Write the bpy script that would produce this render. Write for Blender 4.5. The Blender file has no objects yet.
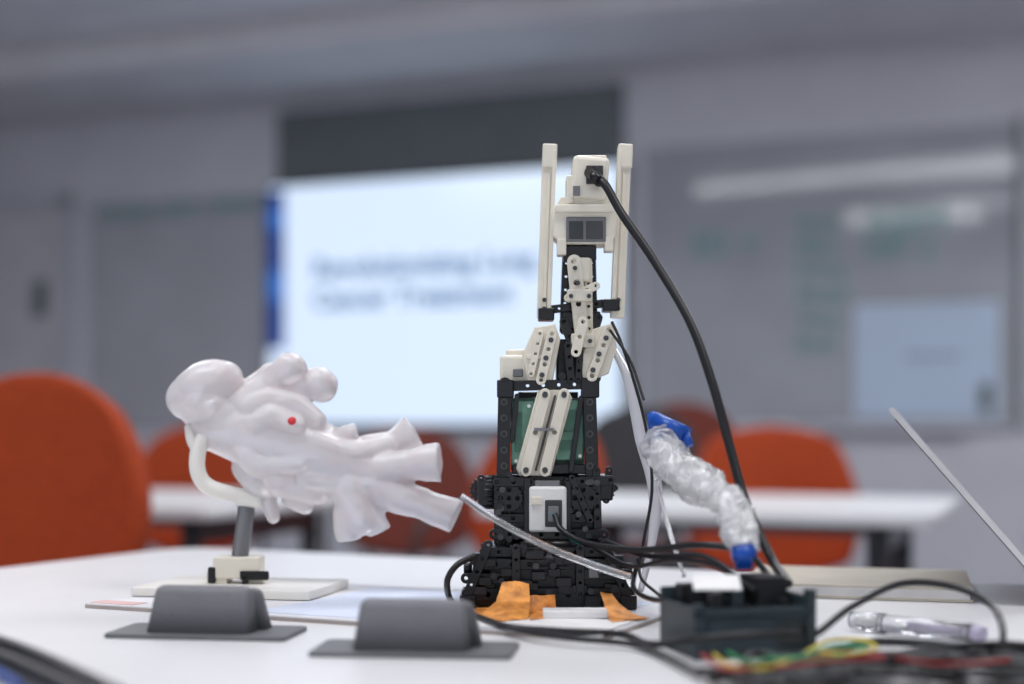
import bpy, bmesh, math, random
import numpy as np
from mathutils import Vector, Matrix, Quaternion, noise
random.seed(7)
scene = bpy.context.scene
scene.view_settings.view_transform = 'Standard'
F = 1422.0; CZ = 0.90; HZ = 430.0; TZ = 0.75

def P(px, py, Y):
    return Vector(((px-512)/F*Y, Y, CZ-(py-HZ)/F*Y))
def T(px, py, h=0.0):
    Y = (CZ-TZ-h)*F/(py-HZ)
    return Vector(((px-512)/F*Y, Y, TZ+h))

# ---------------------------------------------------------------- materials
def mat(name, col, rough=0.5, metal=0.0, var=0.06, scale=30, bump=0.0, trans=0.0, sss=0.0,
        emis=None, estr=0.0, coat=0.0, ior=1.45, spec=0.5, alpha=1.0, ssc=0.015):
    m = bpy.data.materials.new(name); m.use_nodes = True
    nt = m.node_tree; b = nt.nodes['Principled BSDF']
    tc = nt.nodes.new('ShaderNodeTexCoord')
    nz = nt.nodes.new('ShaderNodeTexNoise'); nz.inputs['Scale'].default_value = scale
    nz.inputs['Detail'].default_value = 4
    nt.links.new(tc.outputs['Object'], nz.inputs['Vector'])
    cr = nt.nodes.new('ShaderNodeValToRGB')
    c = Vector(col[:3])
    lo = c*(1-var); hi = c*(1+var)
    cr.color_ramp.elements[0].color = (*[max(0, min(1, v)) for v in lo], 1)
    cr.color_ramp.elements[1].color = (*[max(0, min(1, v)) for v in hi], 1)
    cr.color_ramp.elements[0].position = 0.35; cr.color_ramp.elements[1].position = 0.65
    nt.links.new(nz.outputs['Fac'], cr.inputs['Fac'])
    nt.links.new(cr.outputs['Color'], b.inputs['Base Color'])
    b.inputs['Roughness'].default_value = rough
    b.inputs['Metallic'].default_value = metal
    b.inputs['IOR'].default_value = ior
    b.inputs['Specular IOR Level'].default_value = spec
    b.inputs['Transmission Weight'].default_value = trans
    b.inputs['Coat Weight'].default_value = coat
    b.inputs['Alpha'].default_value = alpha
    if sss > 0:
        b.inputs['Subsurface Weight'].default_value = sss
        b.inputs['Subsurface Radius'].default_value = (1.0, 0.88, 0.85)
        b.inputs['Subsurface Scale'].default_value = ssc
    if emis:
        b.inputs['Emission Color'].default_value = (*emis, 1)
        b.inputs['Emission Strength'].default_value = estr
    if bump > 0:
        bp = nt.nodes.new('ShaderNodeBump'); bp.inputs['Strength'].default_value = bump
        bp.inputs['Distance'].default_value = 0.002
        n2 = nt.nodes.new('ShaderNodeTexNoise'); n2.inputs['Scale'].default_value = scale*8
        nt.links.new(tc.outputs['Object'], n2.inputs['Vector'])
        nt.links.new(n2.outputs['Fac'], bp.inputs['Height'])
        nt.links.new(bp.outputs['Normal'], b.inputs['Normal'])
    return m

M_wall = mat('wall_paint', (0.58, 0.585, 0.64), 0.8, bump=0.1, scale=4, var=0.03)
M_ceil = mat('ceiling_paint', (0.76, 0.76, 0.80), 0.9, scale=3, var=0.04)
M_bulk = mat('bulkhead_paint', (0.68, 0.68, 0.72), 0.9, scale=3, var=0.04)
M_floor = mat('carpet', (0.30, 0.30, 0.32), 0.95, scale=60, var=0.25, bump=0.4)
M_dark = mat('alcove_dark', (0.14, 0.16, 0.17), 0.7, scale=8)
M_door = mat('door_laminate', (0.54, 0.53, 0.57), 0.5, scale=5)
M_frame = mat('alu_frame', (0.55, 0.56, 0.62), 0.4, 0.3)
M_board = mat('whiteboard_surface', (0.34, 0.355, 0.395), 0.06, scale=3, var=0.05, spec=0.6)
M_boardL = mat('whiteboard_left_surface', (0.42, 0.425, 0.47), 0.25, scale=3, var=0.05)
M_marker = mat('green_marker', (0.10, 0.31, 0.30), 0.6)
M_refl = mat('painted_reflection', (0.50, 0.61, 0.76), 0.6, scale=4, var=0.03)  # flat colour standing in for a screen reflected in the whiteboard
M_refltext = mat('painted_reflection_text', (0.25, 0.3, 0.38), 0.6)  # text line inside that painted reflection
M_table = mat('table_laminate', (0.80, 0.80, 0.815), 0.32, scale=8, var=0.02)
M_leg = mat('table_leg_metal', (0.10, 0.10, 0.11), 0.4, 0.5)
M_orange = mat('orange_fabric', (0.40, 0.052, 0.010), 0.9, scale=120, var=0.2, bump=0.6)
M_orange2 = mat('rust_fabric', (0.18, 0.042, 0.030), 0.9, scale=120, var=0.2, bump=0.6)
M_greyfab = mat('grey_fabric', (0.05, 0.05, 0.055), 0.9, scale=120, var=0.2, bump=0.6)
M_chairframe = mat('chair_frame_black', (0.03, 0.03, 0.032), 0.45)
M_cream = mat('cream_plastic', (0.80, 0.755, 0.645), 0.34, scale=40, var=0.04)
M_black = mat('black_plastic', (0.008, 0.008, 0.010), 0.28, scale=40, var=0.1)
M_black2 = mat('black_plastic_satin', (0.018, 0.018, 0.022), 0.40, scale=40, var=0.1)
M_dgrey = mat('dark_grey_plastic', (0.06, 0.062, 0.066), 0.40, scale=40, var=0.1)
M_green = mat('green_pcb', (0.14, 0.30, 0.22), 0.40, scale=60, var=0.25)
M_green2 = mat('green_pcb_dark', (0.05, 0.14, 0.10), 0.40, scale=60, var=0.25)
M_grey = mat('grey_metal', (0.20, 0.20, 0.21), 0.4, 0.5)
M_white = mat('white_plastic', (0.84, 0.84, 0.82), 0.4)
M_sock = mat('socket_dark', (0.04, 0.045, 0.05), 0.4)
M_tape = mat('orange_tape', (0.84, 0.31, 0.07), 0.45, scale=90, var=0.35, bump=0.4)
M_cable = mat('cable_rubber', (0.010, 0.010, 0.012), 0.38)
M_grom = mat('grommet_grey', (0.18, 0.18, 0.195), 0.5, scale=50, var=0.04, bump=0.2)
M_gromf = mat('grommet_flange', (0.14, 0.145, 0.155), 0.45)
M_sil = mat('silicone_white', (0.93, 0.875, 0.885), 0.30, sss=0.8, ssc=0.014, trans=0.38, scale=30, var=0.02, bump=0.08, ior=1.40)
M_resin = mat('cream_resin', (0.84, 0.81, 0.75), 0.35, sss=0.3, scale=30, var=0.03)
M_red = mat('red_mark', (0.75, 0.05, 0.06), 0.4)
M_clear = mat('clear_acrylic', (0.92, 0.93, 0.95), 0.08, trans=0.85, var=0.01)
M_wrap = mat('bubble_wrap', (0.99, 0.99, 1.0), 0.07, trans=0.72, var=0.01, scale=60, bump=0.35, spec=1.0, ior=1.33, coat=0.6)
M_core = mat('wrap_core', (0.93, 0.93, 0.95), 0.5)
M_blue = mat('blue_cap', (0.01, 0.08, 0.42), 0.3, scale=20)
M_box = mat('enclosure_slate', (0.036, 0.054, 0.066), 0.42, scale=40, var=0.08)
M_paper = mat('paper_white', (0.86, 0.85, 0.85), 0.7)
M_printblue = mat('print_blue', (0.66, 0.72, 0.86), 0.5, scale=12, var=0.10)
M_pink = mat('print_red', (0.74, 0.48, 0.46), 0.5)
M_bg = mat('base_board', (0.76, 0.76, 0.79), 0.4, scale=12, var=0.05)
M_bgedge = mat('board_edge', (0.42, 0.36, 0.33), 0.6, scale=40)
M_beige = mat('beige_cover', (0.55, 0.50, 0.42), 0.5)
M_alu = mat('laptop_alu', (0.62, 0.62, 0.63), 0.3, 0.7)
M_scr = mat('laptop_screen', (0.02, 0.02, 0.025), 0.1)
M_keys = mat('laptop_keys', (0.03, 0.03, 0.03), 0.5)
M_yel = mat('wire_yellow', (0.75, 0.60, 0.05), 0.4)
M_grn = mat('wire_green', (0.02, 0.32, 0.12), 0.4)
M_rd = mat('wire_red', (0.45, 0.02, 0.02), 0.4)
M_teal = mat('wire_teal', (0.0, 0.25, 0.22), 0.4)
M_purple = mat('pen_purple', (0.55, 0.50, 0.66), 0.3)
M_strip = mat('frosted_strip', (0.85, 0.86, 0.90), 0.25, trans=0.5, var=0.03)

# ---------------------------------------------------------------- mesh helpers
def link(ob, parent=None):
    scene.collection.objects.link(ob)
    if parent is not None: ob.parent = parent
    return ob
def curve_mesh(cu):
    tmp = bpy.data.objects.new('tmp', cu)
    me = bpy.data.meshes.new_from_object(tmp)
    bpy.data.objects.remove(tmp)
    return me
def empty(name, loc=(0, 0, 0)):
    e = bpy.data.objects.new(name, None); e.empty_display_size = 0.02
    scene.collection.objects.link(e); return e
def from_bm(name, bm, m, parent=None, smooth=False):
    me = bpy.data.meshes.new(name); bm.to_mesh(me); bm.free()
    me.materials.append(m)
    if smooth: me.shade_smooth()
    return link(bpy.data.objects.new(name, me), parent)
def box(name, c, size, m, parent=None, rot=None, bevel=0.0, seg=2):
    bm = bmesh.new(); bmesh.ops.create_cube(bm, size=1)
    bmesh.ops.scale(bm, vec=Vector(size), verts=bm.verts)
    if bevel > 0:
        bevel = min(bevel, 0.4*min(size))
        bmesh.ops.bevel(bm, geom=bm.edges[:], offset=bevel, segments=seg, affect='EDGES', profile=0.5)
    R = rot if isinstance(rot, Matrix) else (Matrix.Rotation(rot, 4, 'Z') if rot else Matrix.Identity(4))
    bmesh.ops.transform(bm, matrix=Matrix.Translation(Vector(c)) @ R, verts=bm.verts)
    return from_bm(name, bm, m, parent)
def cone(name, p0, p1, r0, r1, m, parent=None, seg=20, smooth=True, bm_only=None):
    p0 = Vector(p0); p1 = Vector(p1); d = p1-p0
    bm = bmesh.new() if bm_only is None else bm_only
    res = bmesh.ops.create_cone(bm, cap_ends=True, segments=seg, radius1=r0, radius2=r1, depth=d.length)
    q = d.to_track_quat('Z', 'Y').to_matrix().to_4x4()
    bmesh.ops.transform(bm, matrix=Matrix.Translation((p0+p1)/2) @ q, verts=res['verts'])
    if bm_only is None:
        ob = from_bm(name, bm, m, parent)
        for p in ob.data.polygons: p.use_smooth = len(p.vertices) == 4 and smooth
        return ob
def sphere(bm, c, r, sc=(1, 1, 1), rot=None):
    res = bmesh.ops.create_uvsphere(bm, u_segments=24, v_segments=16, radius=r)
    M = Matrix.Translation(c) @ (rot if rot else Matrix.Identity(4)) @ Matrix.Diagonal((*sc, 1))
    bmesh.ops.transform(bm, matrix=M, verts=res['verts'])
def catmull(pts, n=10):
    pts = [Vector(p) for p in pts]
    q = [pts[0]*2-pts[1]]+pts+[pts[-1]*2-pts[-2]]; out = []
    for i in range(1, len(q)-2):
        a, b, c, d = q[i-1:i+3]
        for j in range(n):
            t = j/n
            out.append(0.5*((2*b)+(c-a)*t+(2*a-5*b+4*c-d)*t*t+(3*b-a-3*c+d)*t**3))
    out.append(pts[-1]); return out
def setm(me, m, smooth=False):
    me.materials.clear(); me.materials.append(m)
    me.polygons.foreach_set('material_index', [0]*len(me.polygons))
    if smooth: me.shade_smooth()
def tube(name, pts, r, m, parent=None, n=10, smooth=True, clampz=None):
    pp = catmull(pts, n) if smooth else [Vector(p) for p in pts]
    if clampz is not None:
        for p in pp: p.z = max(p.z, clampz)
    cu = bpy.data.curves.new(name, 'CURVE'); cu.dimensions = '3D'
    sp = cu.splines.new('POLY'); sp.points.add(len(pp)-1)
    for i, p in enumerate(pp): sp.points[i].co = (*p, 1)
    cu.bevel_depth = r; cu.bevel_resolution = 3; cu.use_fill_caps = True
    me = curve_mesh(cu); setm(me, m, True)
    return link(bpy.data.objects.new(name, me), parent)
def plate_mesh(outline, holes, t, bev=0.0004):
    cu = bpy.data.curves.new('plate', 'CURVE'); cu.dimensions = '2D'; cu.fill_mode = 'BOTH'
    def add(pl):
        s = cu.splines.new('POLY'); s.points.add(len(pl)-1); s.use_cyclic_u = True
        for i, p in enumerate(pl): s.points[i].co = (p[0], p[1], 0, 1)
    add(outline)
    for (hx, hy, hr) in holes:
        add([(hx+hr*math.cos(a*math.pi/6), hy+hr*math.sin(a*math.pi/6)) for a in range(12)])
    cu.extrude = max(t/2-bev, 1e-5); cu.bevel_depth = bev; cu.bevel_resolution = 0
    cu.offset = -bev
    return curve_mesh(cu)
def frame_mat(o, x, n):
    x = Vector(x).normalized(); n = Vector(n); n = (n-x*n.dot(x)).normalized(); y = n.cross(x)
    return Matrix(((x.x, y.x, n.x, o.x), (x.y, y.y, n.y, o.y), (x.z, y.z, n.z, o.z), (0, 0, 0, 1)))
def beam(name, a, b, w, t, m, parent, normal=(0, -1, 0), holes=True, hr=0.18, pitch=1.5):
    a = Vector(a); b = Vector(b); L = (b-a).length; r = w/2
    out = [(L+r*math.cos(k), r*math.sin(k)) for k in [(-math.pi/2+i*math.pi/8) for i in range(9)]]
    out += [(r*math.cos(k), r*math.sin(k)) for k in [(math.pi/2+i*math.pi/8) for i in range(9)]]
    hs = []
    if holes:
        n = max(1, round(L/(w*pitch))); hs = [(L*i/n, 0, w*hr) for i in range(n+1)]
    me = plate_mesh(out, hs, t); me.transform(frame_mat(a, b-a, normal)); setm(me, m)
    return link(bpy.data.objects.new(name, me), parent)
def poly_plate(name, pts, t, m, parent, holes=()):
    o = Vector(pts[0])
    out = [((Vector(p)-o).x, (Vector(p)-o).z) for p in pts]
    hs = [((Vector(h[0])-o).x, (Vector(h[0])-o).z, h[1]) for h in holes]
    me = plate_mesh(out, hs, t, 0.0008); me.transform(frame_mat(o, (1, 0, 0), (0, -1, 0))); setm(me, m)
    return link(bpy.data.objects.new(name, me), parent)
def gear(name, c, axis, r, t, n, m, parent, hub=0.3):
    out = []
    for i in range(n):
        for (f, k) in ((0, 0.88), (0.25, 0.90), (0.4, 1.0), (0.65, 1.0), (0.8, 0.9)):
            a = 2*math.pi*(i+f)/n; out.append((r*k*math.cos(a), r*k*math.sin(a)))
    hs = [(0, 0, r*0.12)]+[(r*0.55*math.cos(a), r*0.55*math.sin(a), r*0.13) for a in (0, math.pi/2, math.pi, 3*math.pi/2)]
    me = plate_mesh(out, hs, t)
    ax = Vector(axis).normalized(); x = Vector((1, 0, 0)) if abs(ax.x) < 0.9 else Vector((0, 1, 0))
    me.transform(frame_mat(Vector(c), x-ax*x.dot(ax), ax)); setm(me, m)
    return link(bpy.data.objects.new(name, me), parent)
def text(name, body, size, loc, right, up, m, parent, ext=0.002, bold=0.0):
    cu = bpy.data.curves.new(name, 'FONT'); cu.body = body; cu.size = size; cu.extrude = ext; cu.offset = bold
    cu.resolution_u = 3
    me = curve_mesh(cu)
    r = Vector(right); u = Vector(up); n = r.cross(u); l = Vector(loc)
    me.transform(Matrix(((r.x, u.x, n.x, l.x), (r.y, u.y, n.y, l.y), (r.z, u.z, n.z, l.z), (0, 0, 0, 1))))
    setm(me, m)
    return link(bpy.data.objects.new(name, me), parent)

# ---------------------------------------------------------------- room (rotated frame s,t)
W0 = Vector((-1.305, 8.0, 0)); ANG = math.radians(-20.65)
E1 = Vector((math.cos(ANG), math.sin(ANG), 0)); E2 = Vector((-math.sin(ANG), math.cos(ANG), 0))
def RM(s, t, z): return W0+E1*s+E2*t+Vector((0, 0, z))
def rbox(name, s0, s1, t0, t1, z0, z1, m, parent=None, bevel=0.0):
    return box(name, RM((s0+s1)/2, (t0+t1)/2, (z0+z1)/2), (s1-s0, t1-t0, z1-z0), m, parent, rot=ANG, bevel=bevel)
H = 2.88
rbox('wall_back', -4.5, 7.0, 0, 0.15, 0, H, M_wall)
rbox('wall_left', -4.65, -4.5, -11, 0.15, 0, H, M_wall)
rbox('wall_right', 7.0, 7.15, -11, 0.15, 0, H, M_wall)
rbox('floor', -4.65, 7.15, -11, 0.15, -0.1, 0, M_floor)
rbox('ceiling', -4.65, 7.15, -11, 0.15, H, H+0.1, M_ceil)
rbox('ceiling_bulkhead', -4.5, 7.0, -1.0, 0.0, 2.74, H, M_bulk)
rbox('baseboard_back', -1.3, 7.0, -0.015, 0, 0, 0.1, M_dark)
disp = empty('wall_display')
rbox('display_surround_panel', 0.0, 2.01, -0.03, 0, 0.9, 2.68, M_dark)  # dark surround panel on the wall behind and above the display
rbox('bezel', -0.03, 2.03, -0.085, -0.031, 0.91, 2.27, M_black2, disp)
M_disp = mat('display_lit', (0.02, 0.02, 0.02), 0.2, emis=(0.67, 0.80, 1.0), estr=1.08)
M_dblue = mat('display_blue', (0.01, 0.01, 0.02), 0.2, emis=(0.01, 0.06, 0.34), estr=0.7)
M_dblue2 = mat('display_blue_lt', (0.01, 0.01, 0.02), 0.2, emis=(0.03, 0.18, 0.65), estr=0.8)
M_dtext = mat('display_text', (0.01, 0.01, 0.02), 0.2, emis=(0.12, 0.24, 0.45), estr=0.9)
rbox('lit_panel', -0.02, 2.02, -0.09, -0.085, 0.93, 2.25, M_disp, disp)
rbox('slide_sidebar', -0.02, 0.08, -0.093, -0.09, 1.35, 2.23, M_dblue, disp)
rbox('slide_sidebar_photo', -0.02, 0.08, -0.096, -0.093, 1.62, 1.78, M_dblue2, disp)
rbox('slide_sidebar_photo_top', -0.02, 0.08, -0.096, -0.093, 2.02, 2.12, M_dblue2, disp)
text('slide_title', 'Revolutionizing Lung', 0.155, RM(0.26, -0.095, 1.735), E1, (0, 0, 1), M_dtext, disp, bold=0.004)
text('slide_title_line', 'Cancer Treatment', 0.155, RM(0.26, -0.095, 1.565), E1, (0, 0, 1), M_dtext, disp, bold=0.004)
wb = empty('whiteboard')
rbox('panel', 2.12, 3.90, -0.03, 0, 0.93, 2.33, M_board, wb)
for nm, a in (('frame_top', (2.10, 3.92, 2.33, 2.35)), ('frame_bottom', (2.10, 3.92, 0.91, 0.93)),
              ('frame_l', (2.10, 2.12, 0.91, 2.35)), ('frame_r', (3.90, 3.93, 0.91, 2.35))):
    rbox(nm, a[0], a[1], -0.04, 0, a[2], a[3], M_frame if nm != 'frame_r' else M_dark, wb)
rbox('pen_tray', 2.3, 3.7, -0.09, -0.04, 0.90, 0.92, M_frame, wb)
def wtext(body, px, py, size, par, off=-0.034):
    k = (px-512)/F; s = (8*k+1.305)/(0.936+0.353*k); Y = 8-0.353*s
    z = CZ+(HZ-py)/F*Y
    text('marker_writing', body, size, RM(s, off, z), E1, (0, 0, 1), M_marker, par)
wtext('ABM', 866, 238, 0.19, wb); wtext('XR/ 2', 864, 260, 0.14, wb)
for i, bdy in enumerate(('Scan', 'Plan', 'Print', 'Mold', 'Test', 'Eval')):
    wtext(bdy, 798, 232+i*24, 0.12, wb)
wtext('3D +', 690, 258, 0.17, wb)
refl = empty('painted_screen_reflection')  # reflection of a screen, painted as a flat pale-blue patch on the board
rbox('reflection_patch', 3.17, 3.83, -0.036, -0.031, 0.96, 1.50, M_refl, refl)
rbox('reflection_text_line', 3.40, 3.66, -0.039, -0.036, 1.24, 1.26, M_refltext, refl)
rbox('reflection_dark_spot', 3.74, 3.80, -0.039, -0.036, 0.98, 1.12, M_dark, refl)
wl = empty('whiteboard')
rbox('panel', -1.25, -0.10, -0.03, 0, 0.95, 2.22, M_boardL, wl)
for nm, a in (('frame_top', (-1.27, -0.08, 2.22, 2.24)), ('frame_bottom', (-1.27, -0.08, 0.93, 0.95)),
              ('frame_l', (-1.27, -1.25, 0.93, 2.24)), ('frame_r', (-0.10, -0.08, 0.93, 2.24))):
    rbox(nm, a[0], a[1], -0.04, 0, a[2], a[3], M_frame, wl)
wtext('MODEL ABM + PRINT', 104, 222, 0.115, wl)
dr = empty('door_1')
rbox('leaf', -2.30, -1.47, -0.03, 0, 0, 2.22, M_door, dr)
rbox('frame_r', -1.47, -1.40, -0.05, 0, 0, 2.30, M_frame, dr)
rbox('frame_l', -2.37, -2.30, -0.05, 0, 0, 2.30, M_frame, dr)
rbox('frame_top', -2.37, -1.40, -0.05, 0, 2.22, 2.30, M_frame, dr)
rbox('vision_panel', -1.68, -1.57, -0.036, -0.03, 1.58, 1.80, M_dark, dr)
rbox('handle', -1.62, -1.50, -0.08, -0.05, 1.02, 1.05, M_frame, dr)
rbox('handle_rose', -1.56, -1.50, -0.06, -0.03, 1.0, 1.07, M_frame, dr)
dl = empty('ceiling_downlight')
c = Vector((0.19, 6.2, H))
cone('trim_ring', c-Vector((0, 0, 0.012)), c, 0.14, 0.15, M_frame, dl, 32)
cone('dark_can', c-Vector((0, 0, 0.016)), c-Vector((0, 0, 0.012)), 0.11, 0.11, M_dark, dl, 32)
rbox('trim_ceiling_1', -4.4, 6.9, -2.65, -2.60, H-0.012, H, M_bulk)
rbox('trim_ceiling_2', 2.2, 2.25, -10.9, -1.0, H-0.012, H, M_bulk)

def area(name, loc, sx, sy, power, col=(1, 1, 1), rot=None):
    l = bpy.data.lights.new(name, 'AREA'); l.shape = 'RECTANGLE'; l.size = sx; l.size_y = sy
    l.energy = power; l.color = col
    o = bpy.data.objects.new(name, l); o.location = loc
    o.rotation_euler = rot if rot else (0, 0, ANG)
    scene.collection.objects.link(o); return o
M_lum = mat('luminaire_diffuser', (0.8, 0.8, 0.8), 0.5, emis=(0.95, 0.96, 1.0), estr=7.5)
def pendant(a, b, z=2.74, hgt=0.10):
    e = empty('pendant_light'); a = Vector(a); b = Vector(b); mid = (a+b)/2; L = (b-a).length
    an = math.atan2((b-a).y, (b-a).x)
    box('diffuser', (mid.x, mid.y, z), (L, 0.05, hgt), M_lum, e, rot=an)
    box('housing', (mid.x, mid.y, z+hgt/2+0.012), (L+0.02, 0.06, 0.024), M_frame, e, rot=an)
    for f in (0.15, 0.85):
        p = a.lerp(b, f); box('hanger', (p.x, p.y, (z+hgt/2+0.024+H)/2), (0.01, 0.01, H-z-hgt/2-0.024), M_frame, e)
pendant((-1.19, 3.97), (1.12, 3.57), hgt=0.075)
pendant((-0.15, 2.01), (0.55, 1.84), hgt=0.03)
area('added_fill_light', (-0.9, 0.9, H-0.02), 1.2, 0.6, 25, (0.96, 0.97, 1))  # unseen area lamps added under the ceiling to brighten table and room
area('added_fill_light', (0.9, 0.3, H-0.02), 1.2, 0.6, 21, (1.0, 0.98, 0.97))
area('added_fill_light', (0.3, 3.0, H-0.02), 1.2, 0.6, 26, (0.95, 0.97, 1))
area('added_fill_light', (-2.0, 5.0, H-0.02), 1.2, 0.6, 38, (0.96, 0.97, 1))
area('added_fill_light', (2.6, 4.0, H-0.02), 1.2, 0.6, 42, (0.96, 0.97, 1))
w = bpy.data.worlds.new('world'); scene.world = w; w.use_nodes = True
w.node_tree.nodes['Background'].inputs['Color'].default_value = (0.85, 0.90, 1.0, 1)
w.node_tree.nodes['Background'].inputs['Strength'].default_value = 0.98

# ---------------------------------------------------------------- tables
def rounded_rect(x0, x1, y0, y1, r, n=8):
    out = []
    for (cx, cy, a0) in ((x1-r, y1-r, 0), (x0+r, y1-r, 90), (x0+r, y0+r, 180), (x1-r, y0+r, 270)):
        for i in range(n+1):
            a = math.radians(a0+90*i/n); out.append((cx+r*math.cos(a), cy+r*math.sin(a)))
    return out
def table(corner, ang, width, depth, top=TZ, r=0.06):
    e = empty('conference_table')
    me = plate_mesh(rounded_rect(0, width, -depth, 0, r), [], 0.025, 0.002)
    me.transform(Matrix.Translation((corner[0], corner[1], top-0.0125)) @ Matrix.Rotation(ang, 4, 'Z'))
    setm(me, M_table)
    link(bpy.data.objects.new('table_top', me), e)
    A = Vector((math.cos(ang), math.sin(ang), 0)); B = Vector((-A.y, A.x, 0)); C = Vector((corner[0], corner[1], 0))
    for s in (0.12, width-0.12):
        for t in (-0.12, -depth+0.12):
            p = C+A*s+B*t
            cone('leg', p+Vector((0, 0, 0.06)), p+Vector((0, 0, top-0.025)), 0.022, 0.022, M_leg, e, 16)
            cone('caster', p+Vector((0, 0, 0.03))-A*0.015, p+Vector((0, 0, 0.03))+A*0.015, 0.03, 0.03, M_black2, e, 16)
        p = C+A*s
        box('side_rail', p+B*(-depth/2)+Vector((0, 0, top-0.06)), (0.03, depth-0.24, 0.05), M_leg, e, rot=ang)
    box('modesty_rail', C+A*(width/2)+B*(-0.14)+Vector((0, 0, top-0.06)), (width-0.24, 0.03, 0.05), M_leg, e, rot=ang)
    return e
table((-0.42, 1.83), math.radians(-26), 2.2, 1.3)
table((0.18, 3.62), ANG, 0.92, 0.75, 0.745, 0.03)
table((-1.6, 4.0), ANG, 1.35, 0.75, 0.745, 0.03)

# ---------------------------------------------------------------- chairs
def chair(x, y, yaw, top, width, m, bh=0.42, sq=0.42):
    e = empty('office_chair')
    Mx = Matrix.Translation((x, y, 0)) @ Matrix.Rotation(yaw, 4, 'Z')
    n = 16; bm = bmesh.new(); grid = []
    for j in range(n+1):
        row = []
        for i in range(n+1):
            u = -1+2*i/n; v = -1+2*j/n
            xx = u*math.sqrt(max(0, 1-sq*v*v)); vv = v*math.sqrt(max(0, 1-sq*u*u))
            ww = width/2*(1-0.10*vv)
            px = xx*ww; pz = top-bh/2+vv*bh/2*1.0
            py = -0.22-0.05*vv+0.06*xx*xx
            row.append(bm.verts.new((px, py, pz)))
        grid.append(row)
    for j in range(n):
        for i in range(n): bm.faces.new((grid[j][i], grid[j][i+1], grid[j+1][i+1], grid[j+1][i]))
    bm.transform(Mx); bmesh.ops.recalc_face_normals(bm, faces=bm.faces)
    ob = from_bm('backrest', bm, m, e, True)
    md = ob.modifiers.new('s', 'SOLIDIFY'); md.thickness = 0.045; md.offset = 0
    md = ob.modifiers.new('b', 'SUBSURF'); md.levels = 1; md.render_levels = 1
    me = plate_mesh(rounded_rect(-width/2, width/2, -0.22, 0.22, 0.12), [], 0.06, 0.015)
    me.transform(Mx @ Matrix.Translation((0, 0, 0.45))); setm(me, m)
    link(bpy.data.objects.new('seat', me), e)
    def W(a): return Mx @ Vector(a)
    for sx in (-1, 1):
        tube('back_support', [W((sx*0.12, 0.0, 0.41)), W((sx*0.12, -0.24, 0.43)), W((sx*0.12, -0.27, 0.52)), W((sx*0.12, -0.25, top-bh*0.6))], 0.011, M_chairframe, e)
        tube('arm', [W((sx*width*0.5, 0.05, 0.43)), W((sx*(width*0.5+0.05), 0.05, 0.5)), W((sx*(width*0.5+0.05), 0.0, 0.64)), W((sx*(width*0.5+0.04), -0.14, 0.66))], 0.012, M_chairframe, e)
    cone('gas_column', W((0, 0, 0.08)), W((0, 0, 0.42)), 0.028, 0.022, M_chairframe, e)
    for k in range(5):
        a = k*2*math.pi/5
        tube('base_spoke', [W((0, 0, 0.10)), W((0.27*math.cos(a), 0.27*math.sin(a), 0.065))], 0.016, M_chairframe, e, smooth=False)
        c0 = W((0.28*math.cos(a), 0.28*math.sin(a), 0.03)); dd = Mx.to_3x3() @ Vector((-math.sin(a), math.cos(a), 0))*0.02
        cone('caster', c0-dd, c0+dd, 0.03, 0.03, M_chairframe, e, 16)
chair(-0.885, 2.28, math.radians(172), 1.004, 0.50, M_orange, 0.46, 0.5)
chair(-1.02, 4.35, math.radians(175), 0.92, 0.44, M_orange)
chair(-0.30, 4.35, math.radians(190), 0.915, 0.44, M_orange2)
chair(-0.02, 3.75, math.radians(150), 0.925, 0.42, M_orange)
chair(0.40, 4.7, math.radians(170), 0.985, 0.42, M_greyfab)
chair(0.62, 5.3, math.radians(170), 1.01, 0.46, M_orange2)
chair(0.70, 3.78, math.radians(172), 0.912, 0.47, M_orange, sq=0.35)

# ---------------------------------------------------------------- base board under the robot
bb = empty('base_board')
A = T(85, 608); B = T(600, 642)
A.z = B.z = 0
ed = Vector((0.098, 0.203, 0)); bw = (B-A); bt = 0.004
def quad_slab(name, c4, z0, z1, m, par):
    bm = bmesh.new()
    lo = [bm.verts.new((p.x, p.y, z0)) for p in c4]; hi = [bm.verts.new((p.x, p.y, z1)) for p in c4]
    bm.faces.new(lo[::-1]); bm.faces.new(hi)
    for i in range(4): bm.faces.new((lo[i], lo[(i+1) % 4], hi[(i+1) % 4], hi[i]))
    bmesh.ops.recalc_face_normals(bm, faces=bm.faces)
    return from_bm(name, bm, m, par)
def uv(a, b): return A+bw*a+ed*b
quad_slab('panel_core', [uv(0, 0), uv(1, 0), uv(1, 1), uv(0, 1)], TZ, TZ+bt-0.001, M_bgedge, bb)
quad_slab('panel', [uv(0, 0), uv(1, 0), uv(1, 1), uv(0, 1)], TZ+bt-0.001, TZ+bt, M_bg, bb)
quad_slab('printed_sheet', [uv(0.35, 0.05), uv(0.93, 0.05), uv(0.93, 0.9), uv(0.35, 0.9)], TZ+bt, TZ+bt+0.0005, M_printblue, bb)
quad_slab('printed_margin', [uv(0.003, 0.02), uv(0.10, 0.02), uv(0.10, 0.10), uv(0.003, 0.10)], TZ+bt, TZ+bt+0.0005, M_pink, bb)
quad_slab('white_sheet', [uv(0.62, 0.02), uv(0.99, 0.02), uv(0.99, 0.35), uv(0.62, 0.35)], TZ+bt+0.0005, TZ+bt+0.001, M_paper, bb)

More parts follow.
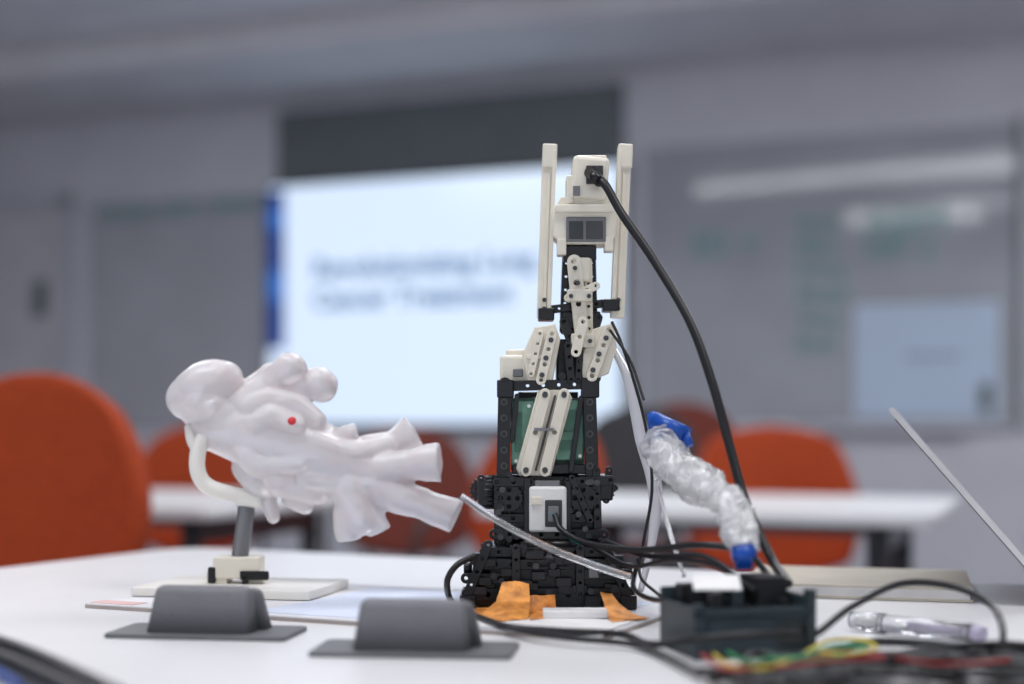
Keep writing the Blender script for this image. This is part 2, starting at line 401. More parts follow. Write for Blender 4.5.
# ---------------------------------------------------------------- robot arm
rob = empty('robot_arm')
RY = 1.22; U = RY/F
def Q(px, py, dy=0.0): return P(px, py, RY+dy)
def rbm(name, x0, y0, x1, y1, w, dy=0.0, t=8, m=M_cream, **k):
    if m is M_cream: k.setdefault('hr', 0.20); k.setdefault('pitch', 1.4)
    return beam(name, Q(x0, y0, dy), Q(x1, y1, dy), w*U, t*U, m, rob, **k)
def rbx(name, x0, x1, y0, y1, dy0, dy1, m, bev=1.2, rot=None):
    a = Q(x0, y0, (dy0+dy1)/2); b = Q(x1, y1, (dy0+dy1)/2)
    return box(name, (a+b)/2, (abs(b.x-a.x), abs(dy1-dy0), abs(a.z-b.z)), m, rob, rot=rot, bevel=bev*U)
def pin(x, y, dy, r=3, m=None, L=0.012):
    cone('pin', Q(x, y, dy), Q(x, y, dy+L), r*U, r*U, m or M_black2, rob, 12)
for (xa, xb, nm) in ((549.5, 543.5, 'gripper_finger_l'), (624.5, 617, 'gripper_finger_r')):
    a = Q(xa, 146); b = Q(xb, 318); mid = (a+b)/2
    d = b-a; R = Matrix.Rotation(math.atan2(d.x, -d.z)*-1, 4, 'Y')
    box(nm, mid, (13.5*U, 16*U, d.length), M_cream, rob, rot=R, bevel=1.2*U)
    box(nm+'_inner', mid+Vector(((5 if nm.endswith('l') else -5)*U, -0.005, 0)), (4*U, 12*U, d.length*0.93), M_cream, rob, rot=R, bevel=0.6*U)
    box(nm+'_rib', mid+Vector((0, -0.0072, -0.01)), (3*U, 2*U, d.length*0.80), M_cream, rob, rot=R, bevel=0.3*U)
    box(nm+'_tip', a+Vector((0, -0.002, -0.010)), (14.5*U, 18*U, 24*U), M_cream, rob, rot=R, bevel=1.5*U)
    for f in (0.90, 0.95):
        p = a.lerp(b, f); cone(nm+'_hole', p+Vector((0, -0.0085, 0)), p+Vector((0, -0.0065, 0)), 2.2*U, 2.2*U, M_sock, rob, 12)
R = Matrix.Rotation(math.radians(5), 4, 'Y')
hc = Q(589, 181, -0.004)
box('sensor_head', hc, (36*U, 0.036, 42*U), M_cream, rob, rot=R, bevel=4*U)
rbx('sensor_head_cap', 576, 606, 158, 166, -0.018, 0.010, M_cream, 2)
rbx('sensor_socket', 586, 603, 166, 184, -0.026, -0.020, M_sock, 0.8)
rbx('sensor_side_l', 566, 573, 178, 206, -0.020, 0.01, M_cream, 1.5)
rbx('sensor_notch', 573, 580, 186, 196, -0.0235, -0.0215, M_grey, 0.5)
poly_plate('wrist_block', [Q(553, 212), Q(560, 200), Q(608, 200), Q(617, 210), Q(614, 240), Q(603, 246), Q(562, 246), Q(552, 238)], 0.034, M_cream, rob)
rbx('wrist_window', 566, 606, 217, 242, -0.0185, -0.016, M_grey, 1)
rbx('wrist_window_dark', 569, 583, 221, 239, -0.0195, -0.018, M_sock, 0.5)
rbx('wrist_window_chip', 586, 603, 221, 239, -0.0195, -0.018, M_dgrey, 0.5)
rbx('wrist_lip', 555, 613, 206, 214, -0.022, 0.0, M_cream, 1.5)
rbx('wrist_foot_l', 557, 566, 240, 256, -0.018, 0.0, M_cream, 1)
rbx('wrist_foot_r', 604, 613, 238, 252, -0.018, 0.0, M_cream, 1)
rbx('finger_link', 549, 560, 226, 236, -0.006, 0.006, M_cream, 1)
rbx('finger_link_r', 610, 619, 226, 236, -0.006, 0.006, M_cream, 1)
rbm('forelink_black_l', 567, 250, 564, 330, 9, 0.008, 10, M_black)
rbm('forelink_black_r', 591, 250, 593, 330, 9, 0.008, 10, M_black)
rbm('forelink_black_mid', 572, 246, 584, 300, 12, -0.002, 8, M_black)
rbx('forelink_core', 568, 590, 246, 345, 0.0, 0.006, M_black, 1)
rbx('forelink_block_top', 563, 596, 246, 262, -0.010, 0.004, M_black, 1.5)
rbx('forelink_block_low', 562, 600, 312, 330, -0.008, 0.006, M_black, 1.5)
rbm('forelink_cream', 574, 262, 583, 346, 14, -0.014, 8)
rbm('forelink_cream_side', 588, 262, 589, 340, 8, -0.010, 7)
rbx('forelink_cream_cap', 572, 590, 258, 282, -0.016, -0.006, M_cream, 2)
rbm('forelink_diag', 568, 298, 596, 286, 8, -0.018, 6, M_cream)
rbm('black_cross_link', 547, 310, 608, 303, 8, -0.002, 8, M_black)
rbx('black_clamp_l', 538, 554, 309, 321, -0.012, 0.010, M_black, 1.5)
rbx('black_clamp_r', 602, 619, 300, 312, -0.012, 0.010, M_black, 1.5)
rbm('black_strut', 564, 322, 575, 352, 9, -0.010, 8, M_black)
rbm('black_strut_r', 598, 318, 588, 350, 9, -0.006, 8, M_black)
rbx('cream_node', 567, 592, 290, 302, -0.022, -0.006, M_cream, 1.5)
rbx('cream_node_low', 571, 594, 334, 348, -0.024, -0.006, M_cream, 1.5)
for (x, y) in ((575, 268), (578, 283), (581, 322), (571, 296), (589, 296), (576, 341), (590, 341)): pin(x, y, -0.0255, 2.2, M_dgrey)
rbx('elbow_core', 556, 600, 340, 382, -0.006, 0.022, M_black2, 2)
poly_plate('elbow_shell_l', [Q(534, 328, -.012), Q(555, 325, -.012), Q(560, 340, -.012), Q(552, 384, -.012), Q(528, 384, -.012), Q(522, 356, -.012)], 0.018, M_cream, rob)
poly_plate('elbow_shell_r', [Q(592, 330, -.012), Q(613, 323, -.012), Q(616, 348, -.012), Q(608, 374, -.012), Q(583, 384, -.012), Q(579, 362, -.012)], 0.018, M_cream, rob)
rbm('elbow_beam_l', 552, 334, 541, 380, 10, -0.025, 6)
rbm('elbow_beam_l2', 540, 334, 531, 374, 7, -0.023, 5)
rbm('elbow_beam_c', 583, 322, 576, 352, 10, -0.028, 6)
rbm('elbow_beam_r', 609, 330, 592, 376, 11, -0.025, 6)
rbm('elbow_black_mid', 568, 346, 571, 380, 8, -0.022, 6, M_black)
rbm('elbow_black_mid_r', 580, 352, 578, 380, 7, -0.020, 6, M_black)
rbx('elbow_rib', 526, 550, 355, 359, -0.0235, -0.020, M_cream, 0.8)
for (x, y) in ((551, 340), (546, 358), (542, 375), (606, 338), (599, 354), (593, 370)): pin(x, y, -0.0285, 2.6, M_dgrey)
rbx('elbow_motor', 500, 534, 356, 384, -0.014, 0.016, M_cream, 3)
rbx('elbow_motor_back', 506, 526, 350, 362, 0.0, 0.016, M_cream, 2)
rbx('elbow_motor_face', 513, 523, 369, 377, -0.0155, -0.013, M_grey, 1)
rbm('shoulder_bar', 512, 386, 590, 384, 10, -0.018, 8, M_black)
rbx('shoulder_block_l', 497, 514, 380, 398, -0.026, -0.012, M_black, 1.5)
rbx('shoulder_block_r', 581, 599, 378, 398, -0.026, -0.012, M_black, 1.5)
for x in (562, 576, 590): pin(x, 376, -0.02, 4, M_black, 0.02)
for dy in (-0.020, 0.030):
    rbm('frame_beam_l', 505, 384, 503, 478, 13, dy, 8, M_black, holes=False)
    rbm('frame_beam_r', 589, 384, 592, 478, 13, dy, 8, M_black, holes=False)
for y in (402, 418, 434, 450, 466):
    for x in (504, 590):
        cone('beam_socket_ring', Q(x, y, -0.0262), Q(x, y, -0.0225), 3.6*U, 3.6*U, M_dgrey, rob, 12)
        cone('beam_socket', Q(x, y, -0.0266), Q(x, y, -0.0225), 2.0*U, 2.0*U, M_black, rob, 12)
for y in (388, 410, 430, 452, 472):
    beam('frame_cross', Q(505, y, -0.018), Q(505, y, 0.030), 10*U, 7*U, M_black, rob, normal=(1, 0, 0))
    beam('frame_cross', Q(590, y, -0.018), Q(590, y, 0.030), 10*U, 7*U, M_black, rob, normal=(1, 0, 0))
rbx('green_panel', 511, 584, 398, 470, -0.004, 0.004, M_green, 1)
rbx('green_panel_front', 511, 534, 401, 466, -0.0175, -0.010, M_green, 1)
rbx('green_panel_front_r', 556, 583, 400, 460, -0.0175, -0.010, M_green, 1)
rbx('green_panel_step', 564, 578, 410, 432, -0.0195, -0.017, M_green2, 0.6)
rbx('green_panel_step_low', 560, 574, 440, 450, -0.0190, -0.017, M_green2, 0.4)
rbx('green_panel_slot', 515, 522, 412, 452, -0.0188, -0.017, M_green2, 0.4)
rbm('frame_black_inner_r', 581, 398, 571, 470, 5, -0.021, 5, M_black, holes=False)
rbm('frame_black_inner_l', 517, 396, 512, 440, 5, -0.021, 5, M_black, holes=False)
rbx('frame_low_bar', 512, 586, 464, 474, -0.018, -0.010, M_black, 1)
for (x, y) in ((516, 406), (529, 406), (580, 404), (580, 456), (516, 461)):
    cone('panel_screw', Q(x, y, -0.019), Q(x, y, -0.017), 1.8*U, 1.8*U, M_alu, rob, 10)
rbx('panel_back_black', 518, 578, 392, 476, 0.012, 0.02, M_black2, 1)
poly_plate('upper_arm_cream', [Q(538, 390, -.019), Q(568, 390, -.019), Q(572, 398, -.019), Q(551, 476, -.019), Q(519, 476, -.019), Q(516, 468, -.019)], 0.008, M_cream, rob)
rbm('upper_arm_beam_a', 545, 394, 526, 471, 11, -0.026, 6, pitch=3)
rbm('upper_arm_beam_b', 564, 394, 545, 471, 11, -0.026, 6, pitch=3)
rbx('upper_arm_groove', 534, 554, 428, 431, -0.031, -0.026, M_grey, 0.3)
rbm('upper_arm_seam', 555, 396, 536, 470, 2, -0.0245, 3, M_dgrey, holes=False)
for (x, y) in ((526, 470), (545, 470), (545, 395), (564, 395)): pin(x, y, -0.0295, 2.8, M_dgrey)
gear('shoulder_gear_l', Q(490, 492, -0.01), (1, 0, 0), 17*U, 0.009, 20, M_black, rob)
gear('shoulder_gear_l2', Q(482, 490, 0.01), (0, -1, 0), 13*U, 0.009, 16, M_black, rob)
gear('shoulder_gear_r', Q(602, 488, -0.01), (0, -1, 0), 14*U, 0.009, 16, M_black, rob)
gear('shoulder_gear_front', Q(509, 498, -0.025), (0, -1, 0), 15*U, 0.006, 18, M_black, rob)
gear('shoulder_gear_front_r', Q(583, 498, -0.025), (0, -1, 0), 15*U, 0.006, 18, M_black, rob)
cone('shoulder_axle', Q(474, 490, 0.0), Q(618, 488, 0.0), 2.6*U, 2.6*U, M_black, rob, 10)
rbx('body_core', 497, 598, 474, 545, -0.014, 0.035, M_black, 2)
rbx('gear_housing_l', 478, 500, 478, 506, -0.018, 0.012, M_black, 2)
rbx('gear_housing_r', 594, 612, 474, 500, -0.016, 0.010, M_black, 2)
rbm('body_beam_1', 497, 482, 530, 482, 9, -0.026, 8, M_black)
rbm('body_beam_2', 568, 482, 610, 480, 9, -0.026, 8, M_black)
rbm('body_beam_3', 500, 518, 590, 518, 9, -0.020, 8, M_black)
rbm('body_beam_4', 494, 534, 604, 534, 10, -0.028, 8, M_black)
rbm('body_post_l', 498, 478, 498, 542, 8, -0.022, 8, M_black)
rbm('body_post_r', 596, 470, 598, 542, 8, -0.022, 8, M_black)
rbm('body_post_r2', 609, 470, 606, 500, 7, -0.012, 8, M_black)
rbm('body_post_l2', 481, 478, 484, 505, 7, -0.012, 8, M_black)
rbm('body_diag', 572, 478, 590, 520, 7, -0.032, 6, M_black)
rbx('shoulder_motor', 529, 566, 486, 531, -0.038, -0.008, M_white, 2.5)
rbx('shoulder_motor_top', 534, 560, 480, 490, -0.030, -0.008, M_grey, 1.5)
rbx('motor_port', 545, 562, 500, 527, -0.0395, -0.037, M_sock, 1)
rbx('motor_port_plug', 548, 559, 506, 522, -0.042, -0.038, M_grey, 0.8)
rbx('motor_tab', 531, 542, 497, 505, -0.040, -0.037, M_cream, 0.6)
rbx('motor_bracket', 524, 531, 478, 536, -0.034, -0.01, M_black, 1)
rbx('motor_bracket_r', 565, 571, 480, 536, -0.034, -0.01, M_black, 1)
gear('turntable_gear', Q(547, 548, 0.0), (0, 0, 1), 66*U, 0.008, 48, M_black, rob)
cone('turntable_ring', Q(547, 560, 0), Q(547, 546, 0), 74*U, 62*U, M_black2, rob, 40)
cone('turntable_hub', Q(547, 546, 0), Q(547, 536, 0), 48*U, 42*U, M_black, rob, 32)
rbx('base_core', 474, 622, 560, 602, -0.056, 0.045, M_black, 3)
rbx('base_step', 482, 612, 552, 566, -0.052, 0.045, M_black, 2)
for i, (x0, x1, y, w_, dy) in enumerate(((468, 628, 594, 12, -0.062), (466, 500, 578, 10, -0.060), (580, 628, 574, 10, -0.060),
                                 (478, 616, 564, 10, -0.057), (484, 606, 552, 9, -0.050), (472, 622, 594, 11, 0.055), (480, 616, 566, 10, 0.05))):
    rbm('base_beam', x0, y, x1, y, w_, dy, 9, M_black, hr=0.2, pitch=1.6)
for x in (468, 486, 608, 628):
    for y in (568, 592):
        beam('base_side_beam', Q(x, y, -0.056), Q(x, y, 0.055), 10*U, 8*U, M_black, rob, normal=(1, 0, 0))
rbm('base_diag_l', 466, 598, 488, 545, 9, -0.066, 7, M_black)
rbm('base_diag_r', 629, 598, 604, 545, 9, -0.066, 7, M_black)
rbm('base_upright', 516, 548, 516, 594, 8, -0.066, 7, M_black)
rbm('base_upright', 580, 548, 580, 594, 8, -0.066, 7, M_black)
for x in (468, 505, 592, 628):
    rbx('foot', x-8, x+8, 594, 608, -0.072, -0.050, M_black, 1.5)
for x in (470, 626):
    rbx('foot_rear', x-8, x+8, 588, 599, 0.04, 0.062, M_black, 1.5)
rr = random.Random(3)
for i in range(34):
    x = rr.uniform(474, 622); y = rr.uniform(548, 592); dy = -0.062+rr.uniform(-0.006, 0.002)
    if rr.random() < 0.4:
        pin(x, y, dy-0.006, 3.2, M_dgrey if rr.random() < .4 else M_black2, 0.018)
    else:
        hw = rr.uniform(5, 10)
        rbx('brick', max(468, x-hw), min(628, x+hw), y-4, y+4, dy-0.003, dy+0.01, rr.choice([M_black, M_black2]), 0.8)
for i in range(30):
    x = rr.uniform(496, 600); y = rr.uniform(474, 545)
    if 524 < x < 570: continue
    pin(x, y, -0.036, 3, M_dgrey if rr.random() < .35 else M_black2, 0.026)
rbx('grey_pin_block', 588, 598, 565, 577, -0.068, -0.05, M_grey, 1)
box('base_pad', T(575, 613, 0.008), (0.050, 0.022, 0.006), M_paper, rob, bevel=0.001)

# orange tape
tp = empty('orange_tape')
def flat(px, py): return T(px, py, bt+0.0015)
def tape(name, pts):
    bm = bmesh.new(); n = 6; rows = []
    for j in range(len(pts)-1):
        for s in range(n+(j == len(pts)-2)):
            f = s/n; L = [Vector(a).lerp(Vector(b), f) for a, b in zip(pts[j], pts[j+1])]
            row = []
            for k in range(9):
                g = k/8*(len(L)-1); i0 = min(int(g), len(L)-2); q = L[i0].lerp(L[i0+1], g-i0)
                q = q+Vector((0, 0, 1))*max(0, noise.noise(q*160))*0.0016
                row.append(bm.verts.new(q))
            rows.append(row)
    for j in range(len(rows)-1):
        for i in range(8): bm.faces.new((rows[j][i], rows[j][i+1], rows[j+1][i+1], rows[j+1][i]))
    bmesh.ops.recalc_face_normals(bm, faces=bm.faces)
    ob = from_bm(name, bm, M_tape, tp, False); md = ob.modifiers.new('s', 'SOLIDIFY'); md.thickness = 0.0004; md.offset = 0
tape('strip', [[P(502, 583, 1.144), P(515, 581, 1.144), P(529, 584, 1.144)], [P(496, 602, 1.125), P(512, 602, 1.125), P(530, 602, 1.125)],
               [flat(478, 617), flat(503, 621), flat(528, 619)]])
tape('strip', [[P(530, 596, 1.140), P(555, 595, 1.140)], [flat(527, 612), flat(556, 610)], [flat(530, 620), flat(560, 616)]])
tape('strip', [[P(600, 593, 1.138), P(612, 594, 1.138)], [P(604, 604, 1.125), P(618, 603, 1.125)],
               [flat(606, 617), flat(632, 614)], [flat(612, 622), flat(650, 618)]])
tape('strip', [[flat(458, 603), flat(482, 602)], [flat(470, 611), flat(500, 611)], [flat(482, 618), flat(508, 618)]])

# ---------------------------------------------------------------- silicone organ model
fig = empty('silicone_organ_model')
FY = 1.29; FU = FY/F
bm = bmesh.new()
def cap(x0, y0, r0, x1, y1, r1, dy0=0, dy1=0, round0=True, round1=True):
    a = P(x0, y0, FY+dy0*FU); b = P(x1, y1, FY+dy1*FU)
    cone('', a, b, r0*FU, r1*FU, None, seg=28, bm_only=bm)
    if round0: sphere(bm, a, r0*FU)
    if round1: sphere(bm, b, r1*FU)
# broad cap with rounded brim
sphere(bm, P(208, 385, FY), 37*FU, (1.0, 0.8, 0.64), Matrix.Rotation(math.radians(-24), 4, 'Y'))
sphere(bm, P(188, 399, FY-4*FU), 22*FU, (1, 0.9, 0.95)); sphere(bm, P(204, 402, FY-6*FU), 24*FU)
cap(196, 410, 17, 230, 420, 24); cap(204, 414, 14, 216, 430, 20)
# fork lobes
cap(240, 410, 19, 266, 390, 15, 0, -8); cap(266, 388, 13, 290, 368, 16, -8, -12); cap(276, 392, 12, 306, 388, 10, -8, -10)
sphere(bm, P(320, 385, FY-10*FU), 17.5*FU); cap(250, 388, 10, 270, 375, 12, 4, 8)
# trunk (smooth) with a few broad folds
cap(212, 428, 23, 252, 434, 33); cap(252, 434, 33, 298, 446, 35); cap(298, 446, 35, 345, 468, 31); cap(345, 468, 31, 388, 478, 23)
def path(pts, r0, r1):
    cp = catmull([P(x, y, FY+d*FU) for x, y, d in pts], 6)
    for i in range(len(cp)-1):
        r = (r0+(r1-r0)*i/len(cp))*FU
        cone('', cp[i], cp[i+1], r, r, None, seg=20, bm_only=bm); sphere(bm, cp[i+1], r)
path([(246, 410, -14), (270, 400, -18), (296, 404, -20), (316, 420, -20)], 13, 10)
path([(254, 430, -22), (272, 416, -26), (294, 424, -27)], 13, 11)
path([(240, 440, -16), (250, 458, -20), (270, 466, -22), (300, 462, -24)], 13, 12)
path([(310, 440, -22), (338, 450, -20), (366, 452, -14), (388, 445, -2)], 11, 10)
path([(300, 476, -20), (336, 482, -20), (370, 486, -18), (400, 494, -12)], 12, 11)
cap(250, 466, 17, 262, 484, 17, 0, -8); cap(280, 478, 18, 318, 490, 15, -14, -6)
cap(268, 500, 9, 273, 517, 6, -8, -8); cap(292, 498, 11, 306, 508, 8)
# flared, flat-cut branch ends
cap(355, 456, 18, 396, 442, 13, 0, 8, True, False); cap(390, 445, 12, 414, 430, 19, 8, 10, False, False)
cap(380, 470, 18, 408, 466, 15, -10, -16, True, False); cap(404, 467, 14, 440, 463, 20, -16, -20, False, False)
cap(370, 486, 22, 425, 504, 15, -6, -12, True, False); cap(418, 502, 14, 456, 517, 17, -12, -16, False, False)
cap(350, 488, 22, 360, 518, 18, -12, -16); cap(346, 510, 13, 349, 540, 12, -16, -16, True, False); cap(370, 510, 13, 380, 532, 12, -10, -10, True, False)
cap(330, 440, 10, 356, 433, 9, -10, -10, True, False)
me = bpy.data.meshes.new('tmp'); bm.to_mesh(me); bm.free()
ob = link(bpy.data.objects.new('silicone_body', me), fig)
md = ob.modifiers.new('r', 'REMESH'); md.mode = 'VOXEL'; md.voxel_size = 0.0014; md.use_smooth_shade = True
md = ob.modifiers.new('s', 'SMOOTH'); md.iterations = 7; md.factor = 0.6
me.materials.append(M_sil)
me2 = bpy.data.meshes.new_from_object(ob.evaluated_get(bpy.context.evaluated_depsgraph_get()))
nv = len(me2.vertices)
co = np.empty(nv*3); me2.vertices.foreach_get('co', co); co = co.reshape(-1, 3)
no = np.empty(nv*3); me2.vertices.foreach_get('normal', no); no = no.reshape(-1, 3)
dsp = np.empty(nv)
for i in range(nv):
    v = Vector(co[i]); dsp[i] = 1.1*noise.noise(v*32)+0.8*(0.3-abs(noise.noise(v*52)))
co += no*(dsp*0.0022)[:, None]
me2.vertices.foreach_set('co', co.ravel()); me2.update()
ob.modifiers.clear(); ob.data = me2; setm(me2, M_sil, True)
def FP(x, y, d=0): return P(x, y, FY+d*FU)
tube('cradle_arm', [FP(204, 436, -14), FP(198, 452, -16), FP(198, 472, -16), FP(208, 486, -14), FP(232, 494, -12), FP(258, 498, -10)], 8*FU, M_resin, fig)
tube('cradle_ring', [FP(190, 426, -8), FP(193, 442, -12), FP(202, 454, -14)], 6*FU, M_resin, fig)
box('cradle_socket', FP(250, 499, -10), (28*FU, 22*FU, 15*FU), M_resin, fig, rot=Matrix.Rotation(math.radians(6), 4, 'Y'), bevel=4*FU)
for i, (x, y, dd, r) in enumerate(((292, 421, -36.5, 4.2), (352, 436, -18, 1.6))):
    bm = bmesh.new(); sphere(bm, FP(x, y, dd), r*FU, (1, 0.8, 1)); from_bm('red_mark_%d' % (i+1), bm, M_red, fig, True)
tube('pole', [FP(246, 502, -10), FP(246, 512, -10), FP(240, 556, -8)], 8.5*FU, M_grey, fig, smooth=False)
def fbx(name, x0, x1, y0, y1, d0, d1, m, bev=1.5):
    Y = FY+(d0+d1)/2*FU; a = P(x0, y0, Y); b = P(x1, y1, Y)
    box(name, (a+b)/2, (b.x-a.x, (d1-d0)*FU, a.z-b.z), m, fig, bevel=bev*FU)
fbx('clamp_block', 216, 262, 556, 577, -24, 8, M_cream)
fbx('clamp_foot_l', 209, 230, 570, 589, -22, 6, M_cream)
fbx('clamp_foot_r', 244, 266, 574, 588, -20, 6, M_cream)
fbx('clamp_black', 240, 269, 571, 580, -27, -22, M_black)
fbx('clamp_black_l', 208, 216, 567, 583, -25, -20, M_black)
fbx('clamp_black_r', 242, 248, 575, 590, -27, -22, M_black)
fc = FP(243, 594, -10)
box('stand_plate', (fc.x, FY-0.01, TZ+bt+0.0045), (0.165, 0.105, 0.008), M_resin, fig, rot=math.radians(-12), bevel=0.001)

# ---------------------------------------------------------------- table power covers
def grommet(px, py, yaw):
    e = empty('table_power_cover'); c = T(px, py)
    Mx = Matrix.Translation(c) @ Matrix.Rotation(yaw, 4, 'Z')
    me = plate_mesh(rounded_rect(-0.068, 0.068, -0.016, 0.046, 0.006), [], 0.003, 0.0008)
    me.transform(Mx @ Matrix.Translation((0, 0, 0.0017))); setm(me, M_gromf)
    link(bpy.data.objects.new('flange', me), e)
    def wedge(name, w0, w1, yb0, yb1, yt0, yt1, h, bev, m, dx=0):
        bm = bmesh.new()
        v = [bm.verts.new(p) for p in ((-w0+dx, yb0, 0.003), (w0+dx, yb0, 0.003), (w0+dx, yb1, 0.003), (-w0+dx, yb1, 0.003),
                                       (-w1+dx, yt0, h), (w1+dx, yt0, h), (w1+dx, yt1, h), (-w1+dx, yt1, h))]
        for f in ((3, 2, 1, 0), (4, 5, 6, 7), (0, 1, 5, 4), (1, 2, 6, 5), (2, 3, 7, 6), (3, 0, 4, 7)): bm.faces.new([v[i] for i in f])
        ee = [ed_ for ed_ in bm.edges if max(ed_.verts[0].co.z, ed_.verts[1].co.z) > 0.01]
        bmesh.ops.bevel(bm, geom=ee, offset=bev, segments=6, affect='EDGES', profile=0.5)
        bm.transform(Mx); return from_bm(name, bm, m, e, True)
    wedge('flip_cover', 0.039, 0.036, -0.006, 0.026, 0.006, 0.020, 0.036, 0.0055, M_grom, -0.001)
    wedge('cover_lip', 0.0425, 0.037, 0.018, 0.038, 0.018, 0.030, 0.0335, 0.005, M_gromf, 0.001)
grommet(200, 637, math.radians(-8))
grommet(412, 655, math.radians(-6))

# ---------------------------------------------------------------- electronics enclosure
en = empty('electronics_enclosure')
c = T(735, 650); yaw = math.radians(14)
EX = Matrix.Translation(c) @ Matrix.Rotation(yaw, 4, 'Z')
def ebox(name, x0, x1, y0, y1, z0, z1, m, bev=0.0008):
    R = EX @ Matrix.Translation(((x0+x1)/2, (y0+y1)/2, (z0+z1)/2))
    bm = bmesh.new(); bmesh.ops.create_cube(bm, size=1); bmesh.ops.scale(bm, vec=(x1-x0, y1-y0, z1-z0), verts=bm.verts)
    if bev: bmesh.ops.bevel(bm, geom=bm.edges[:], offset=bev, segments=2, affect='EDGES')
    bm.transform(R); return from_bm(name, bm, m, en)
Wd, Dp, Ht = 0.042, 0.034, 0.033
ebox('bottom', -Wd, Wd, -Dp, Dp, 0.0, 0.004, M_box)
ebox('front_panel', -Wd, Wd, -Dp, -Dp+0.004, 0, Ht, M_box)
ebox('rear_panel', -Wd, Wd, Dp-0.004, Dp, 0, Ht+0.008, M_box)
ebox('end_panel_l', -Wd, -Wd+0.004, -Dp, Dp, 0, Ht, M_box)
ebox('end_panel_r', Wd-0.004, Wd, -Dp, Dp, 0, Ht+0.006, M_box)
ebox('front_recess', -0.034, 0.010, -Dp-0.0012, -Dp+0.001, 0.005, 0.026, M_box, 0.0005)
ebox('front_port', 0.016, 0.032, -Dp-0.0015, -Dp+0.001, 0.008, 0.022, M_sock, 0.0004)
ebox('front_ridge', -Wd-0.001, Wd+0.001, -Dp-0.002, -Dp+0.004, 0.028, 0.032, M_box, 0.0005)
ebox('front_post', -Wd-0.001, -Wd+0.006, -Dp-0.002, -Dp+0.004, 0.0, 0.036, M_box, 0.0005)
ebox('front_post_r', Wd-0.006, Wd+0.001, -Dp-0.002, -Dp+0.004, 0.0, 0.044, M_box, 0.0005)
for i in range(5): ebox('vent', Wd-0.0005, Wd+0.0008, -0.024+i*0.010, -0.019+i*0.010, 0.008, 0.026, M_sock, 0)
ebox('circuit_board', -0.037, 0.037, -0.029, 0.029, 0.024, 0.026, M_green2, 0)
rr = random.Random(5)
for i in range(26):
    x = rr.uniform(-0.036, 0.030); y = rr.uniform(-0.026, 0.022); h = rr.uniform(0.004, 0.018)
    ebox('component', x, x+0.008, y, y+0.007, 0.026, 0.026+h, rr.choice([M_black, M_black2, M_sock, M_box]), 0.0004)
ebox('relay_block', 0.012, 0.034, -0.01, 0.022, 0.026, 0.050, M_black2)
ebox('terminal_block', -0.034, -0.004, 0.012, 0.026, 0.026, 0.044, M_black2)
R = EX @ Matrix.Translation((-0.016, -0.006, 0.047)) @ Matrix.Rotation(math.radians(-16), 4, 'Z') @ Matrix.Rotation(math.radians(24), 4, 'X')
bm = bmesh.new(); bmesh.ops.create_cube(bm, size=1); bmesh.ops.scale(bm, vec=(0.032, 0.020, 0.0010), verts=bm.verts); bm.transform(R)
from_bm('paper_label', bm, M_paper, en)

# ---------------------------------------------------------------- wrapped tube with blue caps
wt = empty('plastic_wrapped_tube')
ax = [P(664, 440, 1.12), P(676, 468, 1.09), P(704, 486, 1.06), P(730, 506, 1.03), P(746, 550, 1.00)]
cp = catmull(ax, 45); N = 56; bm = bmesh.new(); rings = []
for i, p in enumerate(cp):
    f = i/(len(cp)-1); t_ = (cp[min(i+1, len(cp)-1)]-cp[max(i-1, 0)]).normalized()
    a = t_.cross(Vector((0, 1, 0))).normalized(); b = t_.cross(a)
    base = 0.0148-0.0050*f+0.0018*math.sin(f*17)
    ring = []
    for k in range(N):
        an = 2*math.pi*k/N; d = a*math.cos(an)+b*math.sin(an)
        q = p+d*0.012
        nn = 1.2*noise.noise(q*75)+1.6*(0.5-abs(noise.noise(q*110+Vector((9, 3, 1))))*2.2)+0.25*(0.5-abs(noise.noise(q*260))*2)
        ring.append(bm.verts.new(p+d*(base+0.0036*nn)))
    rings.append(ring)
for i in range(len(rings)-1):
    for k in range(N): bm.faces.new((rings[i][k], rings[i][(k+1) % N], rings[i+1][(k+1) % N], rings[i+1][k]))
bm.faces.new(rings[0][::-1]); bm.faces.new(rings[-1])
bmesh.ops.recalc_face_normals(bm, faces=bm.faces)
from_bm('bubble_wrap', bm, M_wrap, wt, True)
tube('inner_tube', ax, 0.0085, M_core, wt)
cone('cap_top', P(668, 443, 1.118), P(658, 426, 1.125), 0.0105, 0.008, M_blue, wt)
cone('cap_lever', P(654, 418, 1.12), P(686, 436, 1.105), 0.0055, 0.0075, M_blue, wt)
cone('cap_tip', P(658, 432, 1.12), P(651, 413, 1.125), 0.0075, 0.0035, M_blue, wt)
cone('cap_neck', P(684, 432, 1.105), P(690, 446, 1.10), 0.004, 0.003, M_blue, wt)
cone('cap_bottom', P(743, 545, 1.0), P(744, 570, 0.998), 0.008, 0.006, M_blue, wt)
cone('cap_bottom_wing', P(732, 557, 0.998), P(756, 552, 0.998), 0.0035, 0.0035, M_blue, wt)

